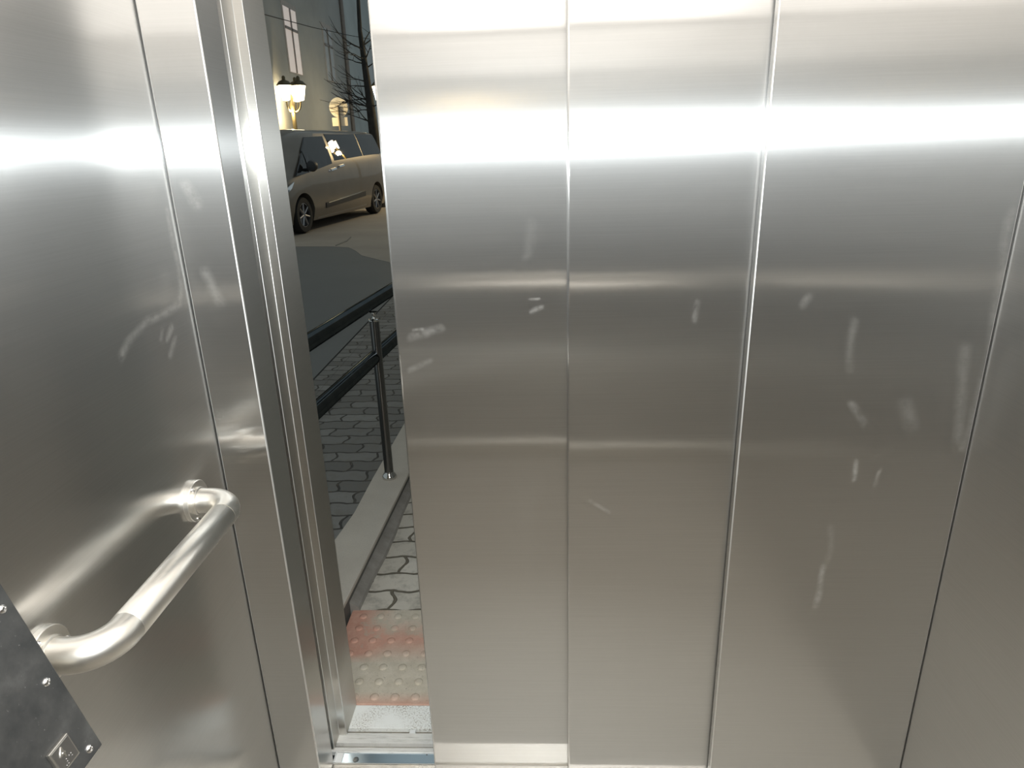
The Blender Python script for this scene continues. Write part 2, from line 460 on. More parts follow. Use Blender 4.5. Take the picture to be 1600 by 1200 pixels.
# ------------------------------------------------------------------ HANDRAIL on the left wall
def elbow(c, a0, d0, d1, R, n=10):
    """points of a quarter bend: starts at a0 going d0, turns to d1"""
    a0 = Vector(a0); d0 = Vector(d0); d1 = Vector(d1); cc = a0 + d1 * R
    return [cc - d1 * R * math.cos(k / n * PI / 2) + d0 * R * math.sin(k / n * PI / 2) for k in range(n + 1)]
def handrail(name, label, p0, p1, out, length_out, cat='handrail', R=0.046, r=0.0222):
    """p0, p1: flange centres on the wall, out: unit vector away from the wall"""
    p0 = Vector(p0); p1 = Vector(p1); out = Vector(out); ax = (p1 - p0).normalized()
    t = thing(name, label, cat, tuple(p0))
    for pz, s in ((p0, 1), (p1, -1)):
        bm = bmesh.new()
        bm_lathe(bm, [(0.0370, 0.0), (0.0370, 0.0075), (0.0361, 0.0085), (0.022, 0.0088)], pz, out, 40)
        fl = obj('flange', bm, M['satin'], t, 35)
        bm = bmesh.new(); bm_lathe(bm, [(0.0250, 0.0086), (0.0250, 0.012), (0.0228, 0.0135), (0.0223, 0.0135)], pz, out, 36)
        obj('collar', bm, M['satin'], fl, 35)
        fl2 = fl
        for a in (25, 155, 270):
            v = Matrix.Rotation(math.radians(a), 3, out) @ Vector((0, 0, 1))
            bm = bmesh.new(); bm_lathe(bm, [(0.0038, 0.0085), (0.0038, 0.0098), (0.0027, 0.0110), (0.001, 0.0104)], pz + v * 0.0308, out, 14)
            obj('screw', bm, M['chrome'], fl2, 35)
        st = pz + out * (length_out - R)
        e = elbow(None, st, out, ax * s, R)
        bm = bmesh.new(); bm_tube(bm, [pz + out * 0.008] + e + [e[-1] + ax * s * 0.006], r, 32)
        obj('elbow', bm, M['satin'], t, 50)
    a = p0 + out * length_out + ax * (R + 0.0066); b = p1 + out * length_out - ax * (R + 0.0066)
    bm = bmesh.new(); bm_tube(bm, [a, a + ax * 0.0008, b - ax * 0.0008, b], [r - 0.0006, r + 0.0002, r + 0.0002, r - 0.0006], 36)
    obj('rail_bar', bm, M['satin'], t, 50)
    return t
handrail('handrail', 'short satin steel grab rail on the left wall beside the button panel', (XL, 0.652, 0.827), (XL, 1.036, 0.826), (1, 0, 0), 0.074)
handrail('handrail', 'long satin steel grab rail on the back wall, seen only as a reflection', (-0.42, YB, 0.83), (0.58, YB, 0.83), (0, 1, 0), 0.079)

# ------------------------------------------------------------------ BUTTON PANEL (tilted console low on the left wall)
P0 = on_y(160, 1163, 0.6); UPV = (on_y(0, 910, 0.6) - P0).normalized()
FARV = Vector((0, 1, 0)); NRM = FARV.cross(UPV).normalized()
if NRM.x < 0: NRM = -NRM
M['cop_black'] = None
def make_cop():
    k = NT('scuffed_black_plate'); P = k.pos()
    f = k.noise(P, 22.0, 5, 0.65); g = k.noise(P, 240.0, 2, 0.6)
    c = k.ramp(f, [(0.3, (0.030, 0.031, 0.031)), (0.55, (0.055, 0.054, 0.052)), (0.8, (0.10, 0.098, 0.094))])
    q = k.math('MULTIPLY', k.math('SUBTRACT', g, 0.70, clamp=True), 8.0, clamp=True)
    k.set(color=k.mix(q, c, (0.3, 0.29, 0.28)), rough=0.42, spec=0.6)
    return k.m
M['cop_black'] = make_cop()
t = thing('button_panel', 'tilted black scuffed button panel with chrome screws and a steel floor button', 'control panel', (P0.x, 0.45, P0.z))
hgt = 0.318; ln = 0.26
bm = bmesh.new()
pl = [P0, P0 + UPV * hgt, P0 + UPV * hgt - NRM * 0.004, P0 - NRM * 0.004]
bm_prism(bm, pl, -FARV * ln, 0.0008)
obj('face_plate', bm, M['cop_black'], t)
bm = bmesh.new()
b0 = P0 - NRM * 0.0045 - UPV * 0.004; b1 = P0 + UPV * hgt - NRM * 0.0045
pl = [b0 - FARV * 0.002, b1 - FARV * 0.002, Vector((XL + .0005, b1.y - 0.002, b1.z)), Vector((XL + .0005, b0.y - 0.002, b0.z - 0.002))]
bm_prism(bm, pl, -FARV * (ln - 0.004), 0.0008)
obj('housing', bm, M['satin'], t)
for (a, b) in ((3, 952), (72, 1066), (139, 1170)):
    c = on_plane(a, b, P0, NRM)
    bm = bmesh.new()
    bm_lathe(bm, [(0.0052, 0), (0.0050, 0.0012), (0.0038, 0.0026), (0.0022, 0.0032), (0.0020, 0.0020), (0.0008, 0.0018)], c, NRM, 20)
    obj('screw', bm, M['chrome'], t, 40)
# floor button
qa = on_plane(69, 1182, P0, NRM); qb = on_plane(99, 1147, P0, NRM); qc = on_plane(121, 1177, P0, NRM)
bc = (qa + qc) / 2
wY = max(0.024, (qb - qa).length); wU = wY
def at_plate(dy, du, dn): return bc + FARV * dy + UPV * du + NRM * dn
bm = bmesh.new()
h = wY / 2
bm_prism(bm, [at_plate(-h, -h, 0), at_plate(h, -h, 0), at_plate(h, h, 0), at_plate(-h, h, 0)], NRM * 0.0045, 0.0009)
btn = obj('floor_button', bm, M['satin'], t)
bm = bmesh.new(); h2 = h * 0.86
bm_prism(bm, [at_plate(-h2, -h2, 0.0044), at_plate(h2, -h2, 0.0044), at_plate(h2, h2, 0.0044), at_plate(-h2, h2, 0.0044)], NRM * 0.0008, 0.0003)
M['btn_face'] = satin('button_face_steel', (0.50, 0.49, 0.48), 0.35)
obj('button_face', bm, M['btn_face'], btn)
fc = bpy.data.curves.new('numeral', 'FONT'); fc.body = '4'; fc.size = wY * 0.62; fc.extrude = 0.0005; fc.align_x = 'CENTER'; fc.align_y = 'CENTER'
fo = bpy.data.objects.new('numeral_tmp', fc); COL.objects.link(fo)
dg = bpy.context.evaluated_depsgraph_get(); dg.update()
me = bpy.data.meshes.new_from_object(fo.evaluated_get(dg)); bpy.data.objects.remove(fo); bpy.data.curves.remove(fc)
o4 = at_plate(-h * 0.18, h * 0.20, 0.0056)
MM = Matrix.Identity(4)
for i in range(3):
    MM[i][0] = FARV[i]; MM[i][1] = UPV[i]; MM[i][2] = NRM[i]; MM[i][3] = o4[i]
me.transform(MM); bm = bmesh.new(); bm.from_mesh(me); bpy.data.meshes.remove(me)
obj('numeral', bm, M['satin'], btn)
bm = bmesh.new()
dots = [(0, 0), (1, 0), (1, 1), (1, 2)] + [(2.6, 2), (3.6, 2), (3.6, 1)]
for (i, j) in dots:
    bm_lathe(bm, [(0.00075, 0), (0.0006, 0.0004), (0.0002, 0.0006)], at_plate(h * (-0.35 + 0.2 * i), h * (-0.72 + 0.2 * j), 0.0052), NRM, 8)
obj('braille', bm, M['chrome'], btn)

# ------------------------------------------------------------------ OUTSIDE GROUND
def make_asphalt():
    k = NT('asphalt'); P = k.pos()
    a = k.noise(P, 0.8, 4, 0.6); b = k.noise(P, 120.0, 2, 0.7)
    c = k.mix(b, k.ramp(a, [(0.3, (0.125, 0.13, 0.127)), (0.7, (0.16, 0.166, 0.16))]), (0.19, 0.19, 0.18))
    k.set(color=c, rough=0.8); k.bump(b, 0.4, 0.004)
    return k.m
M['asphalt'] = make_asphalt()
def make_concrete(name, c0, c1, sc=6.0):
    k = NT(name); P = k.pos()
    a = k.noise(P, sc, 5, 0.62); b = k.noise(P, 180.0, 2, 0.7)
    k.set(color=k.mix(k.math('MULTIPLY', b, 0.35), k.ramp(a, [(0.3, c0), (0.7, c1)]), (0.22, 0.2, 0.18)), rough=0.85)
    k.bump(b, 0.25, 0.003)
    return k.m
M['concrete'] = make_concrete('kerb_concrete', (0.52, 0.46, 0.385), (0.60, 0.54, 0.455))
M['apron'] = make_concrete('worn_concrete_apron', (0.32, 0.28, 0.235), (0.42, 0.37, 0.31), 0.7)
def make_pavers(name, c0, c1, mo=(0.15, 0.13, 0.095)):
    k = NT(name); P = k.pos()
    # interlocking wavy stones: brick pattern with bent joints
    sx = k.n('ShaderNodeSeparateXYZ'); k.l(P, sx.inputs[0])
    wob = k.math('MULTIPLY', k.math('SINE', k.math('MULTIPLY', sx.outputs[0], 52.0)), 0.004)
    wob2 = k.math('MULTIPLY', k.math('SINE', k.math('MULTIPLY', sx.outputs[1], 57.0)), 0.009)
    cb = k.n('ShaderNodeCombineXYZ')
    nz = k.n('ShaderNodeTexNoise'); nz.inputs['Scale'].default_value = 18.0; k.l(P, nz.inputs['Vector'])
    nzv = k.scaled(k.vec('SUBTRACT', nz.outputs['Color'], (0.5, 0.5, 0.5)).outputs[0], (0.020, 0.016, 0))
    k.l(k.math('ADD', sx.outputs[0], wob2), cb.inputs[0]); k.l(k.math('ADD', sx.outputs[1], wob), cb.inputs[1])
    v = k.vec('ADD', cb.outputs[0], nzv).outputs[0]
    br = k.n('ShaderNodeTexBrick'); k.l(v, br.inputs['Vector'])
    br.inputs['Scale'].default_value = 1.0; br.inputs['Brick Width'].default_value = 0.20; br.inputs['Row Height'].default_value = 0.10
    br.inputs['Mortar Size'].default_value = 0.006; br.inputs['Mortar Smooth'].default_value = 0.35
    br.inputs['Color1'].default_value = (*c0, 1); br.inputs['Color2'].default_value = (*c1, 1); br.inputs['Mortar'].default_value = (*mo, 1)
    d = k.noise(P, 16.0, 5, 0.65)
    k.set(color=k.mix(k.math('MULTIPLY', k.math('SUBTRACT', d, 0.48, clamp=True), 2.6, clamp=True), br.outputs['Color'], (0.17, 0.15, 0.12)), rough=0.8)
    hh = k.math('ADD', k.math('MULTIPLY', br.outputs['Fac'], -1.0), k.math('MULTIPLY', d, 0.4))
    k.bump(hh, 0.9, 0.012)
    return k.m
M['pavers'] = make_pavers('wavy_lit_pavers', (0.56, 0.51, 0.43), (0.66, 0.605, 0.52))  # torch light put into the paler stone colour
M['pavers_shaded'] = make_pavers('wavy_shaded_pavers', (0.15, 0.143, 0.13), (0.25, 0.24, 0.22), (0.055, 0.05, 0.043))  # same stone as the ramp pavers, shade put into the colour

struct('ground', box((-40, 1.30, -0.30), (30, 90, -0.05)), M['asphalt'], 'dark asphalt road beyond the ramp railing', 'ground')
struct('paving_ramp', box((-0.62, 1.804, -0.06), (1.6, 12, 0.0)), M['pavers'], 'grey wavy pavers of the ramp path', 'paving')
# far left footway
kx = -1.36
bm = bmesh.new(); bm_prism(bm, [Vector(q) for q in ((-1.36, 1.41, -0.06), (-0.70, 1.41, -0.06), (-0.60, 3.2, -0.06), (-0.35, 9, -0.06), (-1.42, 9, -0.06))], (0, 0, 0.058))
struct('paving_side', bm, M['pavers_shaded'], 'wavy pavers left of the concrete ledge, shade put into their colour', 'paving')
bm = bmesh.new(); bm_prism(bm, [Vector(q) for q in ((-1.47, 1.41, -0.06), (-1.37, 1.41, -0.06), (-1.37, 9, -0.06), (-1.47, 9, -0.06))], (0, 0, 0.060), 0.004)
struct('kerb', bm, M['pavers_shaded'], 'low kerb line between road and pavers', 'kerb')
bm = bmesh.new(); bm_box(bm, (-40, 1.41, -0.06), (-1.49, 90, -0.008))
struct('road', bm, M['asphalt'], 'dark asphalt road surface', 'road')
e = [on_z(a, b, -0.004) for a, b in ((465, 385), (520, 385), (545, 386.5), (556, 392), (565, 399), (585, 404), (608, 409.5))]
poly = [Vector((-30, 11.2, -0.02))] + [Vector((q.x, q.y, -0.02)) for q in e] + [Vector((-1.55, 8.2, -0.02)), Vector((-1.55, 80, -0.02)), Vector((-30, 80, -0.02))]
bm = bmesh.new(); bm_prism(bm, poly, (0, 0, 0.016))
struct('concrete_apron', bm, M['apron'], 'pale concrete apron in front of the parked van', 'ground')
bm = bmesh.new(); a = on_z(525, 384, -0.0035); b = on_z(548, 371, -0.0035); bm_tube(bm, [a, (a + b) / 2 + Vector((0.05, 0, 0)), b], 0.012, 6)
struct('ground_joint', bm, M['asphalt'], 'dark crack across the concrete apron', 'ground')

# tactile tile strip
def make_tactile():
    k = NT('worn_red_tactile'); P = k.pos()
    a = k.noise(P, 7.0, 4, 0.6); b = k.noise(P, 170.0, 3, 0.8); c = k.noise(P, 28.0, 4, 0.65)
    sx = k.n('ShaderNodeSeparateXYZ'); k.l(P, sx.inputs[0])
    edge = k.math('MULTIPLY', k.math('SUBTRACT', 1.455, sx.outputs[1], clamp=True), 18.0, clamp=True)
    band = k.math('SUBTRACT', 1.0, k.math('MULTIPLY', k.math('ABSOLUTE', k.math('SUBTRACT', sx.outputs[1], 1.665)), 10.0), clamp=True)
    left = k.math('MULTIPLY', k.math('SUBTRACT', -0.47, sx.outputs[0], clamp=True), 9.0, clamp=True)
    left = k.math('MULTIPLY', left, k.math('MULTIPLY', k.math('SUBTRACT', sx.outputs[1], 1.56, clamp=True), 20.0, clamp=True))
    worn = k.math('MULTIPLY', k.math('SUBTRACT', k.math('ADD', a, k.math('MULTIPLY', c, 0.35)), 0.50, clamp=True), 5.0, clamp=True)
    red = k.math('MULTIPLY', k.math('ADD', band, left), worn, clamp=True)
    red = k.math('MULTIPLY', k.math('MAXIMUM', red, edge), 0.85)
    base = k.mix(k.math('MULTIPLY', k.math('SUBTRACT', b, 0.60, clamp=True), 6.0, clamp=True), k.ramp(c, [(0.3, (0.52, 0.455, 0.355)), (0.7, (0.64, 0.57, 0.465))]), (0.14, 0.115, 0.09))
    k.set(color=k.mix(red, base, k.ramp(c, [(0.3, (0.56, 0.24, 0.17)), (0.7, (0.66, 0.36, 0.265))])), rough=0.75)
    k.bump(b, 0.3, 0.002)
    return k.m
t = thing('tactile_paving', 'worn red and grey studded tactile slab at the threshold', 'tactile paving', (0, 1.6, 0))
M['tactile'] = make_tactile()
obj('slab', box((-0.618, 1.411, -0.06), (0.62, 1.802, 0.001), 0.003), M['tactile'], t)
bm = bmesh.new(); n = 0
for j in range(7):
    for i in range(22):
        x = -0.575 + i * 0.0555 ; y = 1.437 + j * 0.0553
        if x > 0.6: continue
        bm_lathe(bm, [(0.0125, 0), (0.0118, 0.002), (0.009, 0.0038), (0.004, 0.0045)], (x, y, 0.0008), (0, 0, 1), 12)
st = obj('stud', bm, M['tactile'], t, 50); st['kind'] = 'stuff'

# concrete ledge
bm = bmesh.new()
def lx(y): return -0.605 + 0.048 * (y - 1.75)
left = [on_z(a, b, 0.1) for a, b in ((528, 836), (553, 801), (582, 747), (634, 657))]
ys = [1.43, 1.8, 2.5, 3.2, 8.0]
poly = [Vector((lx(y), y, -0.05)) for y in ys]
bk = [Vector((-0.30 - 0.02, 8.0, -0.05))]
lp = [Vector((-0.47, 8.0, -0.05)), Vector((-0.56, 5.0, -0.05))] + [Vector((q.x, q.y, -0.05)) for q in reversed(left)] + [Vector((-0.770, 1.8, -0.05)), Vector((-0.775, 1.43, -0.05))]
up_ = Vector((0, 0, 0.135))
bm_prism(bm, [q + up_ for q in poly + lp], (0, 0, 0.015), 0.003)
struct('ledge', bm, M['concrete'], 'low pale concrete ledge under the railing post', 'kerb')
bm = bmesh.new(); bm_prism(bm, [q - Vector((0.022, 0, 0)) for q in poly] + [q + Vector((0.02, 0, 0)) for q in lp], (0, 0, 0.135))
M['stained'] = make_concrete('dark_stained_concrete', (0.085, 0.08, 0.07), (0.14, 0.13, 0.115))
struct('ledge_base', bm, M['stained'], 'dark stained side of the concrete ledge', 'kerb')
bm = bmesh.new()
rows = []
for y in (1.80, 1.95, 2.1, 2.25, 2.4, 2.6, 2.8, 3.2, 4.0, 8.0):
    w = 0.020 + 0.005 * math.sin(y * 31)
    rows.append([bm.verts.new(v) for v in ((lx(y) - 0.025, y, -0.02), (lx(y) - 0.025, y, 0.034), (lx(y) + w - 0.012, y, 0.012), (lx(y) + w, y, -0.02))])
for a, b in zip(rows, rows[1:]):
    for q in range(4): bm.faces.new((a[q], a[(q + 1) % 4], b[(q + 1) % 4], b[q]))
bm.faces.new(rows[0]); bm.faces.new(rows[-1][::-1])
M['mortar'] = make_concrete('grey_mortar', (0.24, 0.22, 0.19), (0.38, 0.35, 0.31), 14.0)
struct('mortar_fillet', bm, M['mortar'], 'rough mortar strip along the foot of the ledge', 'kerb')

# ------------------------------------------------------------------ RAMP RAILING
t = thing('ramp_railing', 'dark polished steel ramp railing with two rails outside the door gap', 'railing', (-0.64, 2.53, 0.1))
dr = Vector((0.0567, 1.0, -0.0388))
ra = Vector((-0.662, 2.531, 0.835)); rb = Vector((-0.655, 2.531, 0.625))
for c in (ra, rb):
    bm = bmesh.new(); bm_tube(bm, [c + dr * s for s in (-1.02, -0.5, 0, 1, 2, 3, 5.4)], 0.0265, 28)
    obj('rail', bm, M['black_pipe'], t, 60)
def post(off):
    b = Vector((-0.640, 2.531, 0.1)) + Vector((0.057, 1, 0)) * off
    zt = 0.775 - 0.0388 * off
    bm = bmesh.new(); bm_tube(bm, [(b.x, b.y, 0.1), (b.x, b.y, zt)], 0.0185, 24)
    pp = obj('post', bm, M['post_steel'], t, 60)
    bm = bmesh.new(); bm_lathe(bm, [(0.030, 0), (0.031, 0.006), (0.027, 0.016), (0.0215, 0.022), (0.0195, 0.030)], (b.x, b.y, 0.1), (0, 0, 1), 28); obj('base_flange', bm, M['polished'], pp, 50)
    bm = bmesh.new(); bm_lathe(bm, [(0.0205, 0), (0.022, 0.003), (0.0205, 0.006), (0.010, 0.008), (0.0075, 0.012), (0.0075, 0.028), (0.012, 0.032), (0.016, 0.036)], (b.x, b.y, zt - 0.002), (0, 0, 1), 24); obj('cap', bm, M['polished'], pp, 50)
    bm = bmesh.new(); zz = rb.z - 0.0388 * off; bm_tube(bm, [(b.x, b.y, zz), (b.x - 0.02, b.y, zz)], 0.008, 12); obj('bracket', bm, M['polished'], pp, 60)
for off in (0.0, 1.25, 2.5, 3.75, -0.93): post(off)

# ------------------------------------------------------------------ VAN
VA = on_z(482, 364); VB = on_z(593, 333)
VU = (VB - VA).normalized(); VN = Vector((VU.y, -VU.x, 0)); WB = (VB - VA).length
def van_uz(px, py):
    q = on_plane(px, py, VA, VN); return (q - VA).dot(VU), q.z
HW = 0.95
def vp(u, n, z): return VA + VU * u + VN * (n - HW) + Vector((0, 0, z))      # n: distance from the centre line, + towards us
def half_w(z):
    pts = [(0.18, 0.90), (0.40, 0.955), (0.75, 0.965), (1.05, 0.95), (1.22, 0.925), (1.60, 0.80), (1.70, 0.755), (1.755, 0.66), (1.78, 0.40)]
    for (a, b), (c, d) in zip(pts, pts[1:]):
        if z <= c: return b + (d - b) * max(0, (z - a) / (c - a))
    return 0.4
def u_front(z):
    pts = [(0.18, -0.80), (0.40, -0.93), (0.70, -0.90), (0.90, -0.74), (1.00, -0.42), (1.30, -0.04), (1.60, 0.28), (1.70, 0.48), (1.78, 0.95)]
    for (a, b), (c, d) in zip(pts, pts[1:]):
        if z <= c: return b + (d - b) * max(0, (z - a) / (c - a))
    return 0.95
def u_rear(z):
    pts = [(0.18, WB + 0.90), (0.45, WB + 0.98), (1.1, WB + 0.95), (1.65, WB + 0.82), (1.74, WB + 0.72), (1.78, WB + 0.4)]
    for (a, b), (c, d) in zip(pts, pts[1:]):
        if z <= c: return b + (d - b) * max(0, (z - a) / (c - a))
    return WB + 0.4
def van_body():
    bm = bmesh.new(); rings = []; seg = 64
    for z in (0.18, 0.22, 0.30, 0.40, 0.55, 0.75, 0.92, 1.02, 1.12, 1.22, 1.35, 1.48, 1.60, 1.70, 1.735, 1.765, 1.78):
        uf, ur, w = u_front(z), u_rear(z), half_w(z); ring = []
        cu = (uf + ur) / 2; lu = (ur - uf) / 2
        for k in range(seg):
            a = 2 * PI * k / seg; ex = 0.24
            c_, s_ = math.cos(a), math.sin(a)
            uu = cu + lu * math.copysign(abs(c_) ** ex, c_); nn = w * math.copysign(abs(s_) ** ex, s_)
            ring.append(bm.verts.new(vp(uu, nn, z)))
        rings.append(ring)
    for a, b in zip(rings, rings[1:]):
        for k in range(seg): bm.faces.new((a[k], a[(k + 1) % seg], b[(k + 1) % seg], b[k]))
    bm.faces.new(rings[0][::-1]); bm.faces.new(rings[-1])
    return bm
k = NT('van_paint'); P = k.pos(); f = k.noise(P, 3.0, 3)
k.set(color=k.ramp(f, [(0.3, (0.185, 0.165, 0.14)), (0.7, (0.21, 0.187, 0.158))]), metal=0.5, rough=0.38, coat=0.5); M['van'] = k.m
k = NT('van_tinted_glass'); k.set(color=k.ramp(k.noise(k.pos(), 2.0), [(0.3, (0.012, 0.014, 0.016)), (0.7, (0.02, 0.022, 0.024))]), rough=0.012, spec=0.6); M['van_glass'] = k.m
M['rubber'] = plain('tyre_rubber', (0.018, 0.018, 0.018), 0.75, var=0.15, scale=40)
M['black_plastic'] = plain('black_plastic', (0.03, 0.03, 0.031), 0.5)
M['alloy'] = satin('alloy_rim', (0.35, 0.35, 0.36), 0.3)
van = thing('van', 'grey beige van with dark tinted windows parked across the road', 'van', tuple(vp(WB / 2, 0, 0)))
ob = obj('body', van_body(), M['van'], None, 35)
cuts = []
for u in (0.0, WB):
    for s in (1, -1):
        bm = bmesh.new(); bm_lathe(bm, [(0.385, 0.0), (0.385, 0.5)], vp(u, s * 0.62, 0.31), VN * s, 40)
        c = obj('cut', bm, None); cuts.append(c)
        md = ob.modifiers.new('arch', 'BOOLEAN'); md.operation = 'DIFFERENCE'; md.object = c; md.solver = 'EXACT'
dg = bpy.context.evaluated_depsgraph_get(); dg.update()
me = bpy.data.meshes.new_from_object(ob.evaluated_get(dg))
ob.modifiers.clear(); ob.data = me
for c in cuts: bpy.data.objects.remove(c)
ob.parent = van; ob.matrix_parent_inverse = Matrix.Translation(-van.location)
def side_patch(name, uz, mat, off=0.006, s=1, parent=van, bev=True):
    """a panel following the van's flank; uz is its outline"""
    bm = bmesh.new()
    t_ = bmesh.new(); vs = [t_.verts.new((u, z, 0)) for u, z in uz]; fc_ = t_.faces.new(vs)
    bmesh.ops.triangulate(t_, faces=[fc_]); bmesh.ops.subdivide_edges(t_, edges=t_.edges[:], cuts=3, use_grid_fill=True)
    for v in t_.verts:
        u, z = v.co.x, v.co.y
        v.co = vp(u, s * (half_w(z) + off), z)
    r_ = bmesh.ops.extrude_face_region(t_, geom=t_.faces[:])
    bmesh.ops.translate(t_, verts=[g for g in r_['geom'] if isinstance(g, bmesh.types.BMVert)], vec=VN * (-s * (off + 0.02)))
    merge(bm, t_)
    return obj(name, bm, mat, parent, None if mat is M['van_glass'] else 40)
for s in (1, -1):
    side_patch('side_window', [(0.30, 1.03), (1.36, 1.15), (1.38, 1.65), (0.62, 1.63), (0.30, 1.40)], M['van_glass'], s=s)
    side_patch('quarter_window', [(-0.20, 0.99), (0.26, 1.025), (0.26, 1.36), (0.10, 1.24)], M['van_glass'], s=s)
    side_patch('side_window', [(1.50, 1.20), (3.00, 1.26), (3.00, 1.70), (1.50, 1.69)], M['van_glass'], s=s)
    side_patch('side_window', [(3.05, 1.262), (4.15, 1.29), (4.05, 1.70), (3.05, 1.70)], M['van_glass'], s=s)
    side_patch('rub_strip', [(0.85, 0.36), (2.85, 0.44), (2.85, 0.54), (0.85, 0.46)], M['black_plastic'], 0.012, s)
    side_patch('strip_chrome', [(0.95, 0.445), (2.75, 0.530), (2.75, 0.545), (0.95, 0.460)], M['chrome'], 0.015, s)
    side_patch('sill_strip', [(0.55, 0.20), (2.95, 0.235), (2.95, 0.262), (0.55, 0.226)], M['alloy'], 0.0, s)
    for (u, z) in ((1.22, 1.02), (1.62, 1.07)):
        side_patch('door_handle', [(u, z), (u + 0.24, z + 0.02), (u + 0.24, z + 0.055), (u, z + 0.035)], M['chrome'], 0.03, s)
    side_patch('headlight', [(-0.74, 0.66), (-0.42, 0.80), (-0.30, 0.90), (-0.62, 0.80)], M['chrome'], 0.004, s)
    bm = bmesh.new(); q = vp(0.18, s * 1.09, 1.14); bm_lathe(bm, [(0.02, -0.07), (0.085, -0.06), (0.10, 0.0), (0.085, 0.05), (0.02, 0.06)], q, VU, 16); obj('wing_mirror', bm, M['black_plastic'], van, 50)
    bm = bmesh.new(); bm_tube(bm, [vp(0.22, s * 0.94, 1.07), vp(0.20, s * 1.05, 1.10)], 0.03, 10); obj('mirror_arm', bm, M['black_plastic'], van, 50)
# windscreen
bm = bmesh.new()
pts = []
for z in (1.02, 1.2, 1.35, 1.5, 1.66):
    pts.append([vp(u_front(z) - 0.012 + 0.06 * (n / 0.7) ** 2, n * (half_w(z) / 0.95) * 0.98, z + 0.005) for n in (-0.72, -0.4, 0, 0.4, 0.72)])
g = [[bm.verts.new(q) for q in row] for row in pts]
for a, b in zip(g, g[1:]):
    for i in range(4): bm.faces.new((a[i], a[i + 1], b[i + 1], b[i]))
r_ = bmesh.ops.extrude_face_region(bm, geom=bm.faces[:]); bmesh.ops.translate(bm, verts=[x for x in r_['geom'] if isinstance(x, bmesh.types.BMVert)], vec=VU * 0.05)
obj('windscreen', bm, M['van_glass'], van, 40)
for u in (0.0, WB):
    for s in (1, -1):
        c = vp(u, s * (HW - 0.235), 0.315)
        bm = bmesh.new(); bm_lathe(bm, [(0.20, 0.0), (0.295, 0.0), (0.313, 0.03), (0.315, 0.10), (0.313, 0.18), (0.295, 0.215), (0.215, 0.215), (0.205, 0.19), (0.20, 0.05)], c, VN * s, 40)
        wh = obj('wheel', bm, M['rubber'], van, 40)
        bm = bmesh.new()
        bm_lathe(bm, [(0.208, 0.10), (0.208, 0.205), (0.196, 0.205), (0.190, 0.12), (0.05, 0.11)], c, VN * s, 36)
        for q in range(7):
            d_ = Matrix.Rotation(q * 2 * PI / 7, 3, VN) @ Vector((0, 0, 1))
            bm_tube(bm, [c + VN * s * 0.185 + d_ * 0.03, c + VN * s * 0.198 + d_ * 0.198], [0.026, 0.017], 8)
        bm_lathe(bm, [(0.055, 0.11), (0.055, 0.195), (0.03, 0.205)], c, VN * s, 20)
        obj('rim', bm, M['alloy'], wh, 40)

# ------------------------------------------------------------------ STREET LAMPS
M['lamp_iron'] = plain('lamp_iron', (0.10, 0.085, 0.05), 0.45, metal=0.6)
M['lamp_glass'] = emit('lamp_glass', (1.0, 0.88, 0.60), 10.0)
M['lamp_glass_dim'] = emit('lamp_glass_dim', (1.0, 0.90, 0.74), 12.0)
def street_lamp(base, label, zl=2.98, energy=230.0, lat=0.27, k_=1.0, glass='lamp_glass'):
    t = thing('street_lamp', label, 'street lamp', tuple(base))
    b = Vector(base)
    bm = bmesh.new(); bm_lathe(bm, [(0.16, 0), (0.16, 0.08), (0.11, 0.14), (0.10, 0.5), (0.075, 0.56), (0.060, 0.62), (0.055, zl - 0.62)], b, (0, 0, 1), 20); obj('post', bm, M['lamp_iron'], t, 50)
    bm = bmesh.new(); top = b + Vector((0, 0, zl - 0.30)); 
    bm_lathe(bm, [(0.055, -0.34), (0.10, -0.30), (0.07, -0.22), (0.09, -0.15), (0.04, -0.05), (0.055, 0.02), (0.02, 0.10)], top, (0, 0, 1), 16); obj('finial', bm, M['lamp_iron'], t, 50)
    for k in range(3):
        a = math.radians((75, 255, -10)[k]); d_ = Vector((math.cos(a), math.sin(a), 0))
        bm = bmesh.new()
        pts = [top + Vector((0, 0, -0.22))] + [top + d_ * (lat * 0.5 - lat * 0.5 * math.cos(q / 10 * PI)) + Vector((0, 0, -0.22 - 0.16 * math.sin(q / 10 * PI) + 0.14 * q / 10)) for q in range(1, 11)]
        bm_tube(bm, pts, 0.022, 10)
        ar = obj('arm', bm, M['lamp_iron'], t, 60)
        c = top + d_ * lat + Vector((0, 0, -0.06))
        bm = bmesh.new(); bm_lathe(bm, [(0.06, 0), (0.10, 0.02), (0.175, 0.36), (0.165, 0.37)], c, (0, 0, 1), 6); ln_ = obj('lantern', bm, M[glass], t)
        bm = bmesh.new(); bm_lathe(bm, [(0.205, 0.365), (0.20, 0.39), (0.12, 0.47), (0.045, 0.50), (0.045, 0.57), (0.02, 0.60)], c, (0, 0, 1), 12); obj('lantern_cap', bm, M['lamp_iron'], ln_, 40)
    L = bpy.data.lights.new('street_lamp_light', 'POINT'); L.energy = energy; L.color = (1.0, 0.74, 0.36); L.shadow_soft_size = 0.07
    lo = bpy.data.objects.new('street_lamp_light', L); COL.objects.link(lo); lo.parent = t
    lo.location = (0, -0.15, zl - 0.62)
    t.scale = (k_, k_, k_)
    return t
q = on_x(457, 165, -8.52); kk = q.y / 19.2; street_lamp((q.x, q.y, 0), 'lit black street lamp with lantern cluster by the pale building', 2.66, 170.0, 0.25, kk)
q = on_y(601, 170, 30.0); street_lamp((q.x, q.y, 0), 'second lit street lamp mostly hidden behind the door edge and tree', 2.5, 90.0, 0.25, 1.5)

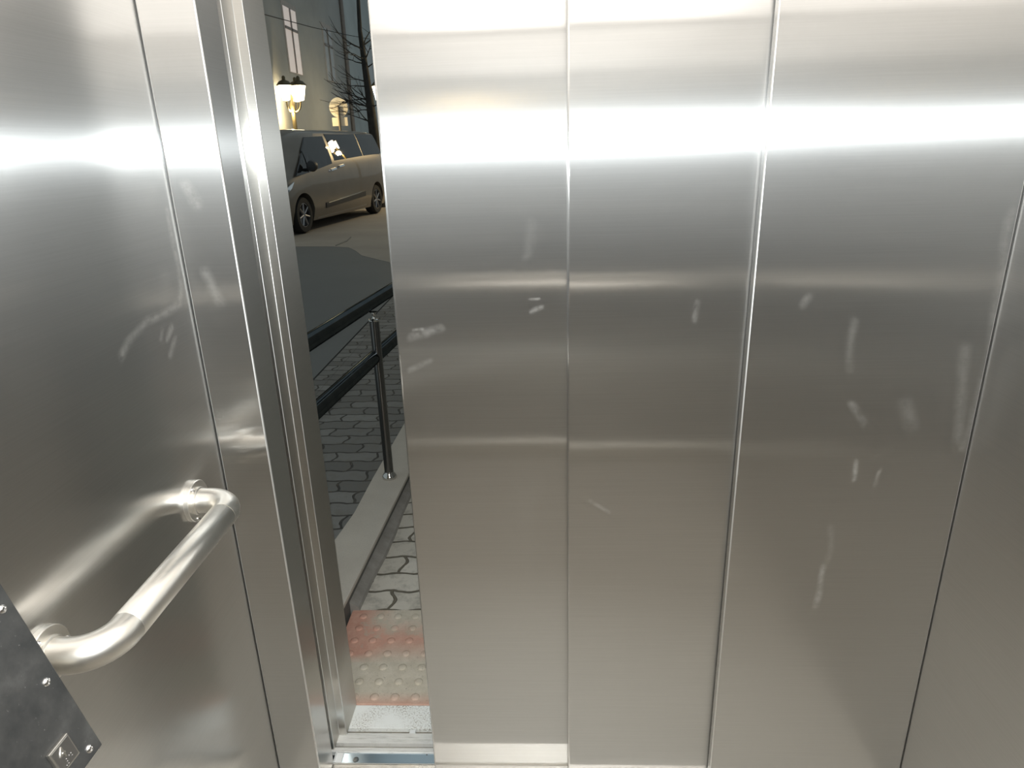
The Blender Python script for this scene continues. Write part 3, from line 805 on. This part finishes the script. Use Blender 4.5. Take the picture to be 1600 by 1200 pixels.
# a third lamp on the near side of the road: its lanterns show mirrored in the van's rear side window
gn = (VN * math.cos(math.radians(17.5)) + Vector((0, 0, math.sin(math.radians(17.5))))).normalized()
gp = on_plane(514, 207, VA - VN * 0.14, VN); gd = (gp - CAM).normalized(); gr = gd - gn * 2 * gd.dot(gn)
lp_ = gp + gr * ((3.18 - gp.z) / gr.z)
street_lamp((lp_.x, lp_.y, 0), 'street lamp beyond the steel door, seen only mirrored in the van window', 5.2, 330.0, 0.24, 0.57, 'lamp_glass_dim')

# ------------------------------------------------------------------ ROAD SIGN
q = on_y(529, 168, 26.0); sb = Vector((q.x, q.y, 0))
t = thing('road_sign', 'round road sign seen from behind with a square plate below', 'road sign', tuple(sb))
M['sign_back'] = plain('sign_back_aluminium', (0.88, 0.82, 0.70), 0.6, metal=0.0, var=0.04)
M['sign_post'] = plain('sign_post_grey', (0.22, 0.20, 0.17), 0.5, metal=0.4)
bm = bmesh.new(); bm_tube(bm, [sb + Vector((0, -0.05, 0)), sb + Vector((0, -0.05, q.z + 0.05))], 0.045, 14); obj('post', bm, M['sign_post'], t, 60)
bm = bmesh.new(); bm_lathe(bm, [(0.335, 0), (0.338, 0.006), (0.335, 0.012)], q, (0, 1, 0), 40); obj('disc', bm, M['sign_back'], t, 30)
for dz in (0.13, 0.0, -0.13):
    bm = bmesh.new(); w_ = math.sqrt(max(0.01, 0.325 ** 2 - dz ** 2)); bm_box(bm, (q.x - w_, q.y - 0.03, q.z + dz - 0.010), (q.x + w_, q.y - 0.001, q.z + dz + 0.010)); obj('bracket', bm, M['sign_post'], t)
r_ = on_y(531, 190, 26.0)
bm = bmesh.new(); bm_box(bm, (q.x - 0.28, q.y - 0.002, r_.z - 0.15), (q.x + 0.28, q.y + 0.01, r_.z + 0.14), 0.003); obj('plate', bm, M['sign_back'], t)

# ------------------------------------------------------------------ BUILDINGS
M['facade'] = plain('facade_render', (0.36, 0.37, 0.365), 0.9, var=0.10, scale=0.7)
M['facade2'] = plain('facade_render_far', (0.46, 0.50, 0.50), 0.9, var=0.12, scale=0.6)
M['curtain'] = plain('pale_curtain_added_glow', (0.80, 0.72, 0.69), 0.35, var=0.06, scale=1.5, em=(1.0, 0.86, 0.80), es=0.22)  # pale curtain with a faint glow added to keep the panes bright
M['darkpane'] = plain('dark_window_pane', (0.32, 0.33, 0.33), 0.2, var=0.15, scale=1.5)
M['sash'] = plain('window_sash', (0.22, 0.20, 0.19), 0.5)
M['reveal'] = plain('window_surround', (0.40, 0.375, 0.36), 0.8)
XW = -9.0
YE = on_x(540, 100, XW).y
t = thing('building', 'pale rendered building with tall curtained windows behind the street lamp', 'building', (XW - 3, 24, 0))
obj('wall', box((XW - 6, 12, 0), (XW, YE, 11)), M['facade'], t)
def window(y0, y1, z0, z1, pane):
    bm = bmesh.new(); zt = z0 + (z1 - z0) * 0.68
    bm_box(bm, (XW - 0.02, y0 - 0.12, z0 - 0.04), (XW + 0.015, y1 + 0.12, z1 + 0.18)); f_ = obj('window', bm, M['reveal'], t)
    bm = bmesh.new(); bm_box(bm, (XW, y0, z0), (XW + 0.02, y1, z1)); obj('pane', bm, pane, f_)
    bm = bmesh.new()
    ym = (y0 + y1) / 2
    for lo, hi in (((y0, zt - 0.045), (y1, zt + 0.045)), ((ym - 0.045, z0), (ym + 0.045, z1))): bm_box(bm, (XW + 0.01, lo[0], lo[1]), (XW + 0.05, hi[0], hi[1]))
    obj('sash', bm, M['sash'], f_)
window(26.95, 28.3, 4.14, 6.3, M['curtain']); window(31.75, 32.95, 4.25, 6.3, M['darkpane'])
window(21.9, 23.2, 4.14, 6.3, M['curtain']); window(17.2, 18.5, 4.14, 6.3, M['darkpane'])
bm = bmesh.new(); bm_tube(bm, [(XW + 0.09, 34.95, 0.1), (XW + 0.09, 34.95, 10.5)], 0.09, 12); obj('downpipe', bm, M['sash'], t, 60)
t = thing('building', 'bluish grey building further along the street behind the bare tree', 'building', (XW - 3, 44, 0))
obj('wall', box((XW - 6, YE + 0.05, 0), (XW - 0.15, 75, 12)), M['facade2'], t)
bm = bmesh.new(); bm_box(bm, (XW - 0.17, 40.0, 4.2), (XW - 0.12, 41.2, 6.6)); w_ = obj('window', bm, M['darkpane'], t)
bm = bmesh.new(); bm_box(bm, (XW - 0.17, 45.0, 4.2), (XW - 0.12, 46.2, 6.6)); w_ = obj('window', bm, M['darkpane'], t)
obj('cornice', box((XW - 0.2, YE + 0.05, 10.5), (XW + 0.15, 75, 10.9)), M['facade'], t)

# ------------------------------------------------------------------ TREE
M['bark'] = plain('dark_bark', (0.035, 0.034, 0.032), 0.9, var=0.3)
q = on_y(584, 200, 17.6); tb = Vector((q.x, q.y, 0))
t = thing('bare_tree', 'dark leafless tree trunk beside the moving door edge', 'tree', tuple(tb))
bm = bmesh.new(); bm_tube(bm, [tb, tb + Vector((0, 0, 1.5)), tb + Vector((-.04, 0, 2.6)), tb + Vector((-.12, 0, 4.0)), tb + Vector((-.05, 0, 5.6)), tb + Vector((-.1, 0, 7.5))], [0.17, 0.13, 0.095, 0.05, 0.03, 0.012], 14); obj('trunk', bm, M['bark'], t, 60)
for i in range(22):
    z0 = random.uniform(1.9, 3.9); a = random.uniform(0, 2 * PI) if i > 12 else PI + random.uniform(-0.5, 0.5)
    L_ = random.uniform(0.4, 0.95); d_ = Vector((math.cos(a), math.sin(a) * 0.8, random.uniform(0.0, 0.7)))
    s_ = tb + Vector((-.06, 0, z0)); bm = bmesh.new(); pts = [s_]
    for k in range(5):
        d_ = (d_ + Vector((random.uniform(-.25, .25), random.uniform(-.25, .25), random.uniform(-.15, .2)))).normalized(); pts.append(pts[-1] + d_ * L_ / 5)
    bm_tube(bm, pts, [0.020, 0.016, 0.012, 0.009, 0.006, 0.003], 6)
    for _ in range(4):
        j = random.randint(2, 5); e_ = (d_ + Vector((random.uniform(-.8, .8), random.uniform(-.8, .8), random.uniform(-.5, .7)))).normalized()
        bm_tube(bm, [pts[j], pts[j] + e_ * 0.2, pts[j] + e_ * 0.42 + Vector((0, 0, 0.05))], [0.009, 0.006, 0.003], 5)
    obj('branch', bm, M['bark'], t, 60)

# overhead cable
a = on_x(436, 24, -8.5); b = on_x(545, 52, -8.5)
bm = bmesh.new(); a2 = a + (a - b) * 0.8; b2 = b + (b - a) * 0.6
bm_tube(bm, [a2, a2.lerp(b2, .25) - Vector((0, 0, .08)), a2.lerp(b2, .5) - Vector((0, 0, .12)), a2.lerp(b2, .75) - Vector((0, 0, .08)), b2], 0.014, 6)
tag(obj('overhead_cable', bm, M['bark'], None, 60), 'thin dark cable strung along the pale building front', 'cable')

# ------------------------------------------------------------------ bring the whole place to real size
for o in list(S.objects):
    if o.parent is None and o.type != 'LIGHT':
        o.location = o.location * K
        if o.type != 'CAMERA': o.scale = o.scale * K
    if o.type == 'LIGHT':
        if o.parent is None: o.location = o.location * K
        o.data.energy *= K * K; o.data.shadow_soft_size *= K
